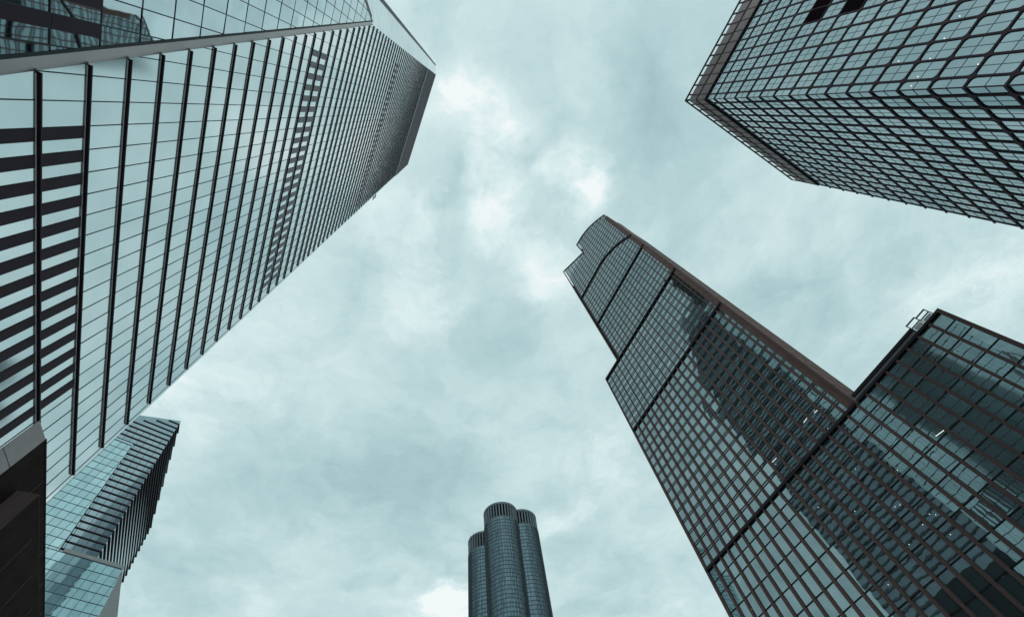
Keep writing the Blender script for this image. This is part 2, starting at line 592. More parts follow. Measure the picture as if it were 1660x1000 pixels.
    def gl(z):                                          # right-hand (lower) slope, left-hand slope
        return 0.535 - 0.1965 * z
    apex = 4.46
    sa = gl(apex)

    def gr(z):
        return sa - 0.213 * (apex - z)
    panes, lines, joints, dpan = [], [], [], []
    fz = zs[:]
    for a, c in zip(fz[:-1], fz[1:]):
        if a > apex:
            break
        j = math.floor((gr(a) - PH) / MOD)
        while PH + j * MOD < gl(a):
            s0 = PH + j * MOD
            pg = [(s0, a), (s0 + MOD, a), (s0 + MOD, c), (s0, c)]
            pg = clip(pg, -1, -0.1965, -0.535)
            pg = clip(pg, 1, -0.213, sa - 0.213 * apex) if pg else pg
            if len(pg) >= 3:
                panes.append(F.pane(pg, pg_, 0.003))
            if c < 1.49 and s0 + 0.036 < gl(c) and s0 > 0.0:
                b = MB(); F.box(b, s0, s0 + 0.034, a + 0.003, c - 0.003, pg_, pg_ + 0.04); dpan.append(b)
            j += 1
        if gl(a) - gr(a) > 0.03:
            b = MB(); F.box(b, gr(a) + 0.004, gl(a) - 0.004, a - 0.002, a + 0.002, pg_ + .001, pg_ + 0.03); lines.append(b)
    j = math.ceil((-1.3 - PH) / MOD)
    while PH + j * MOD < 0.5:
        s = PH + j * MOD
        zt = (0.535 - s) / 0.1965 if s > sa else apex - (sa - s) / 0.213
        if zt > 0.2:
            b = MB(); F.box(b, s - 0.0017, s + 0.0017, Z0, zt - 0.02, pg_ + .001, pg_ + 0.033); joints.append(b)
        j += 1
    parts('screen_pane', 'screen_panes', panes, M['G_glass'], root)
    parts('screen_transom', 'screen_transoms', lines, M['L_line'], root)
    parts('screen_mullion', 'screen_mullions', joints, M['L_line'], root)
    parts('screen_dark_panel', 'screen_dark_panels', dpan, M['L_panel'], root)
    b = MB()
    F.bar((gl(0.2) - 0.004, 0.2), (sa, apex), 0.008, pg_, pg_ + 0.06, b)
    b.build('screen_edge', M['L_line'], root)
    b = MB()
    F.bar((gr(1.0), 1.0), (sa - .002, apex + .02), 0.012, pg_, pg_ + 0.08, b)
    F.bar((gr(1.0) - 0.022, 1.0), (sa - .03, apex - .03), 0.006, pg_ - .2, pg_ + 0.03, b)
    b.build('screen_rake', M['M_trim'], root)
    # metal reveal between the screen's slanting edge and the fin facade
    rv = []
    za = Z0
    n = 24
    for i in range(n):
        z0 = Z0 + (4.55 - Z0) * i / n; z1 = Z0 + (4.55 - Z0) * (i + 1) / n
        b = MB()
        e0, e1 = edge(z0) + .001, edge(z1) + .001
        b.poly([F.P(gl(z0), z0, pg_), F.P(e0, z0 + 0.0, 0.03), F.P(e1, z1, 0.03), F.P(gl(z1), z1, pg_)])
        rv.append(b)
    parts('reveal_panel', 'reveal_panels', rv, M['L_reveal'], root)
    b = MB()
    for zz_ in (7.95, 8.12):
        F.box(b, 1.92, 1.99, zz_, zz_ + 0.02, -0.3, 0.1)
    F.box(b, SR, 1.925, 5.2, 8.2, -0.6, -0.3)
    b.build('corner_louvre', M['L_gpanel'], root)
    return root


build_fin_tower()


# ================================================================== low dark block at the left edge
def build_block():
    F = FL
    root = thing('stone_block', 'dark low podium block at lower left with taupe stone corner face and projecting brown pier', 'building', Vector(F.P(2.0 * .8, 0, -1)) * 1.0)
    root.location.z = 0; LOC[root.name] = Vector(root.location)
    Z0 = -EYE / F.D
    q = 0.2 * F.D
    q2 = (1 - 0.8127) * F.D
    zt = 1.3500 * 0.8
    mb = MB()
    pl = [(1.2595, q), (3.2, q), (3.2, 2.0), (1.56, 2.0)]
    mb.prism([F.P(s, Z0, p) for s, p in pl], [F.P(s, zt, p) for s, p in pl])
    mb.build('wall', M['K_dark'], root)
    fz = [Z0, 0.30, 0.65, 0.975, zt + 0.002]
    for a, c in zip(fz[:-1], fz[1:]):
        b = MB()
        ply = [(1.193, q2), (1.2575, q + 0.03), (1.30, q - 0.3), (1.206, q2 - 0.25)]
        b.prism([F.P(s, a + 0.0012, p) for s, p in ply], [F.P(s, c - 0.0012, p) for s, p in ply])
        b.build('stone_panel', M['K_stone'], root)
    b = MB()
    F.box(b, 1.200, 3.2, Z0, 0.994, q + .002, (1 - 0.7476) * F.D) if False else F.box(b, 1.367, 3.2, Z0, 0.994, q + 0.002, (1 - 0.7476) * F.D)
    b.build('pier', M['K_brown'], root)
    b = MB()
    F.box(b, 1.369, 3.2, Z0, 0.992, (1 - 0.7476) * F.D + .002, (1 - 0.7476) * F.D + 0.03)
    b.build('pier_face', M['K_dark'], root)
    jn = []
    for k in range(9):
        s_ = 1.42 + 0.16 * k
        b = MB(); F.box(b, s_, s_ + 0.0015, Z0, zt - 0.002, q + .001, q + 0.012); jn.append(b)
    for k in range(7):
        s_ = 1.52 + 0.16 * k
        b = MB(); F.box(b, s_, s_ + 0.0015, Z0, 0.968, (1 - 0.7476) * F.D + .028, (1 - 0.7476) * F.D + 0.042); jn.append(b)
    parts('cladding_joint', 'cladding_joints', jn, M['K_brown'], root)
    b = MB(); F.box(b, 1.262, 3.2, zt + .0005, zt + 0.006, q - 0.35, q + 0.02); b.build('coping', M['K_dark'], root)


build_block()


# ================================================================== louvred angular building behind (lower left)
def build_louvre():
    D = 260.0
    az = R(37.0)
    F = Frame(az, D)
    Z0 = -EYE / D

    def tip(z):
        t = (z - 0.583) / (0.929 - 0.583)
        return Vector((-0.695 + (-0.734 + 0.695) * t, 0.735 + (0.699 - 0.735) * t, z))

    def end(z):
        t = (z - 0.705) / (0.823 - 0.705)
        return Vector((-0.812 - 0.007 * t, 0.964 - 0.024 * t, z))

    def left(z):
        return tip(z) - Vector((F.h.x, F.h.y, 0)) * 0.16

    def W(v, dx=None):
        return Vector((v.x * D, v.y * D, v.z * D + EYE)) + (dx if dx is not None else Vector((0, 0, 0)))
    bp = W(tip(0)); bp.z = 0
    root = thing('louvred_building', 'turquoise glass building at lower left with black louvre bars wrapping a leaning corner', 'building', bp)
    back = -F.n  # towards viewer
    # outward directions of the two louvred faces
    nl = -F.n
    e = (end(.75) - tip(.75)); e.z = 0; e.normalize()
    nr = Vector((e.y, -e.x, 0))
    if nr.dot(-tip(.75)) < 0:
        nr = -nr
    # body with sloping roof
    bt = [W(left(0.872)), W(tip(0.929)), W(end(0.826)), W(end(0.80) - Vector((F.h.x, F.h.y, 0)) * .16)]
    bb = [W(left(Z0)), W(tip(Z0)), W(end(Z0)), W(end(Z0) - Vector((F.h.x, F.h.y, 0)) * .16)]
    mb = MB(); mb.prism(bb, bt); mb.build('wall', M['B_dark'], root)
    bars = []
    i = 0
    z = 0.9165
    fr = (F.n * -0.0)
    while z > 0.574:
        zt = z
        t_ = 0.0017
        ed = -0.169 - 0.153 * (z - 0.575) if z < 0.812 else -0.262 + max(0, (z - 0.868)) * 1.55
        s_tip = tip(z).x * F.h.x + tip(z).y * F.h.y
        b = MB()
        pr = 0.5
        # left arm, then right arm, mitred at the corner
        lpt = tip(z) + Vector((F.h.x, F.h.y, 0)) * (ed - s_tip)
        # right arm stops at the sloping roof line
        if z > 0.823:
            f_ = (0.929 - z) / (0.929 - 0.823)
            ept = tip(z) + (end(z) - tip(z)) * f_
        else:
            ept = end(z)
        mit = (nl + nr).normalized() * (pr / max(0.3, (nl + nr).normalized().dot(nl)))
        up = Vector((0, 0, t_ * D))

        def seg(A, B, oA, oB):
            a = [A, B, B + oB, A + oA]
            b.hexa(a, [p + up for p in a])
        seg(W(lpt), W(tip(z)), nl * pr, mit)
        seg(W(tip(z)), W(ept), mit, nr * pr)
        bars.append(b)
        z -= 0.0132
    parts('louvre_bar', 'louvre_bars', bars, M['B_fin'], root)
    # thin joints of the louvred glass
    jn = []
    for k in range(1, 9):
        s = 0.0133 * k
        b = MB()
        a0 = tip(0.585) - Vector((F.h.x, F.h.y, 0)) * s; a1 = tip(0.865) - Vector((F.h.x, F.h.y, 0)) * s
        w = F.h * 0.10
        b.hexa([W(a0) - w, W(a0) + w, W(a0) + w + nl * .1, W(a0) - w + nl * .1], [W(a1) - w, W(a1) + w, W(a1) + w + nl * .1, W(a1) - w + nl * .1])
        jn.append(b)
    parts('glazing_joint', 'glazing_joints', jn, M['B_line'], root)

    # two smooth glass volumes standing proud of the louvred face
    def gridded(zlo, zhi, s_lo, sedge, p, dz, ds, name):
        panes, hz, vt = [], [], []
        z = zhi
        rows = []
        while z > zlo:
            rows.append((max(zlo, z - dz), z)); z -= dz
        for a, c in rows:
            j = math.floor(s_lo / ds)
            while j * ds < sedge(a):
                s0 = j * ds
                pg = [(s0, a), (s0 + ds, a), (s0 + ds, c), (s0, c)]
                k_ = (sedge(c) - sedge(a)) / (c - a)
                pg = clip(pg, -1, k_, -(sedge(a) - k_ * a))
                if len(pg) >= 3:
                    panes.append(F.pane(pg, p, 0.004))
                j += 1
            b = MB(); F.box(b, s_lo, sedge(c) - 0.001, c - 0.0004, c + 0.0004, p + .01, p + 0.12); hz.append(b)
        j = math.ceil(s_lo / ds)
        while j * ds < max(sedge(zlo), sedge(zhi)):
            s = j * ds
            za, zb = zlo, zhi
            k_ = (sedge(zhi) - sedge(zlo)) / (zhi - zlo)
            if abs(k_) > 1e-6:
                zx = zlo + (s - sedge(zlo)) / k_
                if zlo < zx < zhi:
                    zb = zx if k_ < 0 else zhi
            if s <= sedge(za) + 1e-6:
                b = MB(); F.box(b, s - 0.0003, s + 0.0003, za, zb, p + .02, p + 0.13); vt.append(b)
            j += 1
        parts(name + '_pane', name + '_panes', panes, M['B_glass'], root)
        parts('transom', 'transoms', hz, M['B_line'], root, 60)
        parts('mullion', 'mullions', vt, M['B_line'], root, 60)

    e1 = lambda z: -0.169 - 0.153 * (z - 0.575)
    gridded(0.5765, 0.814, -0.34, e1, 1.2, 0.0155, 0.0133, 'upper_glass')
    mb = MB()
    mb.hexa([F.P(-.34, .5765, -.0), F.P(e1(.5765), .5765, 0), F.P(e1(.5765), .5765, 1.15), F.P(-.34, .5765, 1.15)],
            [F.P(-.34, .814, -.0), F.P(e1(.814), .814, 0), F.P(e1(.814), .814, 1.15), F.P(-.34, .814, 1.15)])
    mb.build('upper_glass_core', M['core'], root)
    b = MB(); F.box(b, -.34, e1(.814), .8145, .8185, 0, 1.6); b.build('parapet', M['B_glass'], root)
    e2 = lambda z: -0.0659 + 0.18 * (0.574 - z)
    gridded(0.40, 0.574, -0.30, e2, 2.4, 0.0150, 0.0130, 'lower_glass')
    # body of the lower box with its raking grey side facet
    top = [F.P(-.30, .5735, 2.3), F.P(e2(.574), .5735, 2.3), F.P(e2(.574) + .001, .5735, 0), F.P(-.30, .5735, -20)]
    bs = Vector((-0.560, 0.780, 0.40)) * D + Vector((0, 0, EYE))
    low = [F.P(-.30, .40, 2.3), F.P(e2(.40), .40, 2.3), bs, F.P(-.30, .40, -20)]
    mb = MB(); mb.prism(low, top); mb.build('lower_box', M['B_stone'], root)
    gnd = [Vector((p.x, p.y, 0)) for p in low]
    mb = MB(); mb.prism(gnd, [p - Vector((0, 0, .01)) for p in low]); mb.build('base_wall', M['B_stone'], root)
    b = MB(); F.box(b, -.163, -.0665, .5765, .5825, 0.1, 2.0); b.build('ledge', M['B_stone'], root)


build_louvre()


# ================================================================== three round lobes (bottom centre)
def build_lobes():
    H = 280.0
    bp = Vector((0.07 * H, 1.24 * H, 0))
    root = thing('round_lobed_tower', 'slate grey glass tower of three joined round drums with ribbed crowns, bottom centre', 'skyscraper', bp)
    NS = 84
    nfl = 84
    for li, (ux, uy, ur, hz) in enumerate(((0.060, 1.2017, 0.0547, 1.0), (0.1245, 1.242, 0.0545, 1.0), (0.0035, 1.322, 0.0535, 0.995))):
        c = Vector((ux * H, uy * H, 0)); r = ur * H

        def rp(a, rr, z):
            return Vector((c.x + rr * math.cos(a), c.y + rr * math.sin(a), z))
        top = H * hz + EYE
        glass_top = H * (hz - 0.054) + EYE
        colr = [random.random() for _ in range(NS)]  # random tint per column, standing in for upright highlight streaks on the drums
        panes = MB()
        fh = glass_top / nfl
        for f in range(nfl):
            for k in range(NS):
                a0 = 2 * math.pi * k / NS; a1 = 2 * math.pi * (k + 1) / NS
                j0 = random.gauss(0, .012)
                panes.poly([rp(a0, r - j0, f * fh), rp(a1, r + j0, f * fh), rp(a1, r + j0, (f + 1) * fh), rp(a0, r - j0, (f + 1) * fh)], 0.65 * colr[k] + 0.35 * random.random())
        o = panes.build('drum_panes', M['C_glass'], root); o['kind'] = 'stuff'
        bands = []
        for f in range(nfl - 34, nfl):
            b = MB(); z = f * fh
            for k in range(NS):
                a0 = 2 * math.pi * k / NS; a1 = 2 * math.pi * (k + 1) / NS
                q0 = [rp(a0, r - .1, z), rp(a1, r - .1, z), rp(a1, r + .12, z), rp(a0, r + .12, z)]
                b.poly([q0[3], q0[2], q0[2] + Vector((0, 0, .45)), q0[3] + Vector((0, 0, .45))])
                b.poly(q0[::-1]); b.poly([p + Vector((0, 0, .45)) for p in q0])
            bands.append(b)
        parts('floor_band', 'floor_bands', bands, M['C_band'], root)
        mu = MB()
        for k in range(NS):
            a = 2 * math.pi * k / NS
            t = Vector((-math.sin(a), math.cos(a), 0)) * 0.09
            A = [rp(a, r - .1, 0) - t, rp(a, r - .1, 0) + t, rp(a, r + .3, 0) + t, rp(a, r + .3, 0) - t]
            mu.hexa(A, [p + Vector((0, 0, glass_top)) for p in A])
        o = mu.build('drum_mullions', M['C_band'], root); o['kind'] = 'stuff'
        # crown: dark void, upright fins, rim
        b = MB()
        A = [rp(2 * math.pi * k / NS, r - 2.2, glass_top) for k in range(NS)]
        b.prism(A, [p + Vector((0, 0, top - glass_top - 1.0)) for p in A])
        b.build('crown_void', M['C_void'], root)
        fins = []
        for k in range(36):
            a = 2 * math.pi * (k + .5) / 36
            t = Vector((-math.sin(a), math.cos(a), 0)) * 0.58
            b = MB()
            A = [rp(a, r - 1.15, glass_top + .6) - t, rp(a, r - 1.15, glass_top + .6) + t, rp(a, r, glass_top + .6) + t, rp(a, r, glass_top + .6) - t]
            b.hexa(A, [p + Vector((0, 0, top - glass_top - 2.6)) for p in A])
            fins.append(b)
        parts('crown_fin', 'crown_fins', fins, M['C_fin'], root)
        for nm, z0, z1 in (('crown_rim', top - 2.0, top), ('crown_sill', glass_top, glass_top + .6)):
            b = MB()
            for k in range(NS):
                a0 = 2 * math.pi * k / NS; a1 = 2 * math.pi * (k + 1) / NS
                A = [rp(a0, r - 1.3, z0), rp(a1, r - 1.3, z0), rp(a1, r + .15, z0), rp(a0, r + .15, z0)]
                B = [p + Vector((0, 0, z1 - z0)) for p in A]
                b.poly(A[::-1]); b.poly(B); b.poly([A[3], A[2], B[2], B[3]]); b.poly([A[0], B[0], B[1], A[1]])
            b.build(nm, M['C_fin'], root)
        for k in range(5):
            a = -0.6 + li * 1.2 + k * .5
            b = MB(); p = rp(a, r * .8, top - 1.2)
            A = [p + Vector((x, y, 0)) for x, y in ((-.1, -.1), (.1, -.1), (.1, .1), (-.1, .1))]
            lean = Vector((random.uniform(-1.6, 1.6), 0, random.uniform(6, 10)))
            b.hexa(A, [q + lean for q in A])
            b.build('mast', M['C_band'], root)


build_lobes()


# ================================================================== brown mullioned tower (right of centre)
def build_brown_tower():
    D = 90.0
    F = Frame(1.999, D, -1)
    Z0 = -EYE / D
    MOD = 0.0304
    S0 = 0.767
    cols = [S0 - MOD * k for k in range(28)]            # mullion lines, left to right; the last is the low block's corner
    SL, SR, SB = 0.767, 0.1885, -0.0545
    bp = F.P(0.4, 0, -10); bp.z = 0
    root = thing('brown_mullioned_tower', 'tall grey glass tower with brown mullions, black belts, arched top and lower right wing', 'skyscraper', bp)

    def roof(s):                                        # arched top edge
        if s > 0.457:
            return 2.62 + (s - 0.465) * (2.775 - 2.62) / (0.655 - 0.465)
        t = max(0, 0.44 - s) / (0.44 - 0.187)
        return 2.785 - 0.196 * t ** 1.9

    def arch(s):                                        # topmost belt
        t = max(0, 0.47 - s) / (0.47 - 0.187)
        return 2.285 - 0.172 * t ** 2.2
    # solid cores behind the glazing
    mb = MB()
    F.box(mb, SB, SL, Z0, 0.688, -9.0, -0.2)
    F.box(mb, SR, SL, 0.6882, 1.59, -7.9, -0.2)
    F.box(mb, SR + .001, 0.662, 1.5902, 2.50, -7.8, -0.2)
    F.box(mb, 0.30, 0.46, 2.5002, 2.68, -8.8, -0.2)
    mb.build('body', M['core'], root)
    mb = MB()
    F.box(mb, 0.26, 0.72, Z0, 1.55, -30, -9.01)
    F.box(mb, 0.28, 0.62, 1.551, 2.45, -28, -9.01)
    F.box(mb, -0.03, 0.255, Z0, 0.66, -30, -9.01)
    mb.build('rear_body', M['L_body'], root)
    # zones of the glazing: rows as (z0, z1, kind)
    rows = []
    z = 0.691
    for d in (0.030, 0.030):
        rows.append((z - d, z, 'g', 1)); z -= d
    while z > Z0 + .02:
        rows.append((max(Z0, z - 0.0457), z, 'g', 1)); z -= 0.0457
    zones = []
    n2 = 15
    h2 = (1.246 - 0.697) / n2
    for k in range(n2):
        a = 0.697 + k * h2
        rows.append((a, a + h2 - 0.0068, 'g', 2)); rows.append((a + h2 - 0.0068, a + h2, 's', 2))
    for za, zb, n in ((1.250, 1.594, 10), (1.598, 1.942, 10)):
        h = (zb - za) / n
        for k in range(n):
            rows.append((za + k * h, za + k * h + h * 0.66, 'g', 3)); rows.append((za + k * h + h * .66, za + (k + 1) * h, 's', 3))
    h = 0.0355
    k = 0
    while 1.946 + k * h < 2.80:
        a = 1.946 + k * h
        rows.append((a, a + h * .68, 'g', 4)); rows.append((a + h * .68, a + h, 's', 4)); k += 1
    gl, sp, lines = [], [], []
    for a, c, kind, zone in rows:
        for k in range(27):
            s1, s0 = cols[k], cols[k + 1]
            if c > 0.695 and s0 < SR - 0.005:
                continue
            if a > 1.597 and s1 > 0.672:
                continue
            mid = (s0 + s1) / 2
            zt = c
            pg = [(s0, a), (s1, a), (s1, c), (s0, c)]
            if zone == 4:
                r0, r1 = roof(s0 + .002), roof(s1 - .002)
                if a > max(r0, r1):
                    continue
                if c > min(r0, r1):
                    pg = [(s0, a), (s1, a), (s1, max(a, min(c, r1))), (s0, max(a, min(c, r0)))]
            tl = 0.0075 if zone <= 2 else 0.005
            if kind == 'g':
                gl.append(F.pane(pg, 0.0, tl))
            else:
                sp.append(F.pane(pg, 0.01, tl * .6))
    parts('window_pane', 'window_panes', gl, M['M_glass'], root)
    parts('spandrel', 'spandrels', sp, M['M_spandrel'], root)
    # cross lines
    cl = []
    for a, c, kind, zone in rows:
        s_lo = SB if c < 0.695 else SR
        s_hi = SL if c < 1.597 else 0.662
        if zone == 4:
            break
        w = 0.0011 if zone == 1 else 0.0008
        b = MB(); F.box(b, s_lo, s_hi, c - w, c + w, 0.015, 0.10); cl.append(b)
    k = 0
    for a, c, kind, zone in rows:
        if zone != 4:
            continue
        lo = SR
        while roof(lo) < c and lo < 0.45:
            lo += 0.004
        hi = 0.66
        if c > 2.62:
            hi = 0.456
        if lo < hi - .02 and c < 2.78:
            b = MB(); F.box(b, lo, hi, c - .0007, c + .0007, 0.015, 0.09); cl.append(b)
    parts('transom', 'transoms', cl, M['M_line'], root)
    # mullions
    mu = []
    for k, s in enumerate(cols):
        zb = 0.691
        if s > SR - 0.005:
            zb = 1.594
            if s < 0.672:
                zb = roof(s)
        w = 0.0030 if k not in (0, 27) else 0.0034
        segs = [(Z0, min(zb, 1.246), w)]
        if zb > 1.246:
            segs += [(1.246, zb, w * 0.58)]
        b = MB()
        for a, c, ww in segs:
            F.box(b, s - ww, s + ww, a, c, 0.0, 0.36 if a < 1 else 0.22)
        mu.append(b)
    parts('mullion', 'mullions', mu, M['M_mull'], root)
    # belts
    def belt(z0, t, s0, s1):
        b = MB(); F.box(b, s0, s1, z0 - t, z0 + t, 0.02, 0.55); b.build('belt', M['M_belt'], root)
    belt(0.6945, 0.0036, SR, SL); belt(1.248, 0.0042, SR, SL); belt(1.596, 0.0042, SR, SL); belt(1.944, 0.0042, SR, 0.662)
    b = MB()
    n = 26
    for i in range(n):
        sa = SR + (0.662 - SR) * i / n; sb = SR + (0.662 - SR) * (i + 1) / n
        F.bar((sa, arch(sa)), (sb, arch(sb)), 0.0095, 0.02, 0.55, b)
    b.build('belt', M['M_belt'], root)
    b = MB()
    for i in range(n):
        sa = SR + (0.455 - SR) * i / n; sb = SR + (0.455 - SR) * (i + 1) / n
        F.bar((sa, roof(sa)), (sb, roof(sb)), 0.005, -0.3, 0.35, b)
    F.bar((0.4575, 2.60), (0.4575, 2.79), 0.006, -0.3, 0.4, b)
    F.bar((0.466, 2.62), (0.66, 2.775), 0.005, -0.3, 0.35, b)
    b.build('roof_edge', M['M_mull'], root)
    # left edges
    b = MB(); F.box(b, 0.7665, 0.7705, Z0, 1.597, -0.3, 0.35); F.box(b, 0.660, 0.6645, 1.60, 2.775, -0.3, 0.32)
    b.build('corner_trim', M['M_mull'], root)
    # brown granite return wall on the right, with a pale service line
    mb = MB()
    def side(za, zb, q0, q1, q0b, q1b):
        pts = [(za, q0), (za, q1), (zb, q1b), (zb, q0b)]
        A = [F.P(SR - 0.003, z_, -q) for z_, q in pts]
        B = [F.P(SR + 0.02, z_, -q) for z_, q in pts]
        mb.prism(A, B)
    side(0.70, 2.10, -0.15, 8.3, -0.15, 8.0)
    side(2.1005, 2.56, -0.1, 8.0, -0.1, 1.0)
    mb.build('side_wall', M['M_stone'], root)
    jn = []
    for k in range(30):
        z_ = 0.72 + k * 0.047
        A = [F.P(SR - 0.0034, z_, -0.2), F.P(SR - 0.0034, z_, -7.9), F.P(SR - 0.0030, z_, -7.9), F.P(SR - 0.0030, z_, -0.2)]
        b = MB(); b.hexa(A, [p + Vector((0, 0, 0.09)) for p in A]); jn.append(b)
    for q in (3.1, 6.0):
        A = [F.P(SR - 0.0034, .72, -q), F.P(SR - 0.0034, .72, -q - .09), F.P(SR - 0.0030, .72, -q - .09), F.P(SR - 0.0030, .72, -q)]
        b = MB(); b.hexa(A, [p + Vector((0, 0, 1.36 * D)) for p in A]); jn.append(b)
    parts('stone_joint', 'stone_joints', jn, M['M_belt'], root)
    mb = MB()
    for q in (1.2, 1.9):
        A = [F.P(SR - 0.0055, 1.30, -q), F.P(SR - 0.0055, 1.30, -q - .22), F.P(SR - 0.003, 1.30, -q - .22), F.P(SR - 0.003, 1.30, -q)]
        B = [p + Vector((0, 0, (2.05 - 1.30) * D)) for p in A]
        mb.hexa(A, B)
    mb.build('service_rail', M['M_trim'], root)
    # parapet of the lower wing and the gantry frame on its corner
    b = MB(); F.box(b, SB - .002, SR - 0.006, 0.6915, 0.6975, -0.4, 0.5); b.build('parapet', M['M_belt'], root)
    b = MB(); F.box(b, 0.0, SR - 0.008, 0.698, 0.7055, -0.5, 0.25); b.build('parapet_panel', M['M_trim'], root)
    b = MB(); F.box(b, 0.0, SR - 0.008, 0.7057, 0.7125, -0.6, 0.5); b.build('coping', M['M_belt'], root)
    b = MB(); F.box(b, SB - 0.0035, SB + 0.0035, Z0, 0.697, -0.4, 0.6); b.build('corner_post', M['M_mull'], root)
    b = MB()
    for s0, s1, z0, z1 in ((-0.002, 0.0, .698, .724), (-0.024, -0.022, .698, .724), (-0.046, -0.044, .698, .72)):
        F.box(b, s0, s1, z0, z1, 0.1, 0.3)
    F.box(b, -0.022, -0.002, .722, .724, .1, .3); F.box(b, -0.022, -0.002, .710, .7115, .1, .3)
    F.box(b, -0.044, -0.024, .718, .720, .1, .3); F.box(b, -0.044, -0.024, .708, .7095, .1, .3)
    b.build('gantry_frame', M['M_belt'], root)
    b = MB()
    F.box(b, -0.021, -0.003, .7005, .7085, .15, .2); F.box(b, -0.043, -0.025, .7005, .706, .15, .2)
    b.build('gantry_panel', M['rail'], root)
    # lit lamps seen in the wing and tower
    pts = [(1320, 665), (1314, 682), (1342, 694), (1258, 752), (1387, 760), (1455, 762), (1327, 822), (1386, 828), (1451, 821), (1459, 818), (1507, 833), (1517, 834), (1496, 850), (1541, 866), (1474, 882), (1440, 947), (1245, 962), (1232, 975), (1219, 987), (1334, 674)]
    for px, py in pts:
        d = ray(px, py)
        t = D / d.dot(F.n)
        p = d * t + Vector((0, 0, EYE)) - F.n * 0.03
        r = 0.045
        b = MB(); A = []
        for k in range(8):
            a = k * math.pi / 4
            A.append(p + F.h * (r * math.cos(a)) + Vector((0, 0, r * math.sin(a) * 1.3)))
        b.prism(A, [q - F.n * 0.06 for q in A])
        b.build('ceiling_lamp', M['lamp'], root)
    for px, py, qx, qy in ((1517, 707, 1532, 696), (1303, 685, 1311, 674), (1320, 669, 1326, 664), (1252, 749, 1259, 742)):
        P = []
        for x, y in ((px, py), (qx, qy)):
            d = ray(x, y); t = D / d.dot(F.n); P.append(d * t + Vector((0, 0, EYE)) - F.n * 0.03)
        u = Vector((0, 0, 0.03)); f_ = -F.n * 0.05
        b = MB(); b.hexa([P[0] - u, P[1] - u, P[1] - u + f_, P[0] - u + f_], [P[0] + u, P[1] + u, P[1] + u + f_, P[0] + u + f_])
        b.build('strip_lamp', M['lamp'], root)
    return F


FM = build_brown_tower()


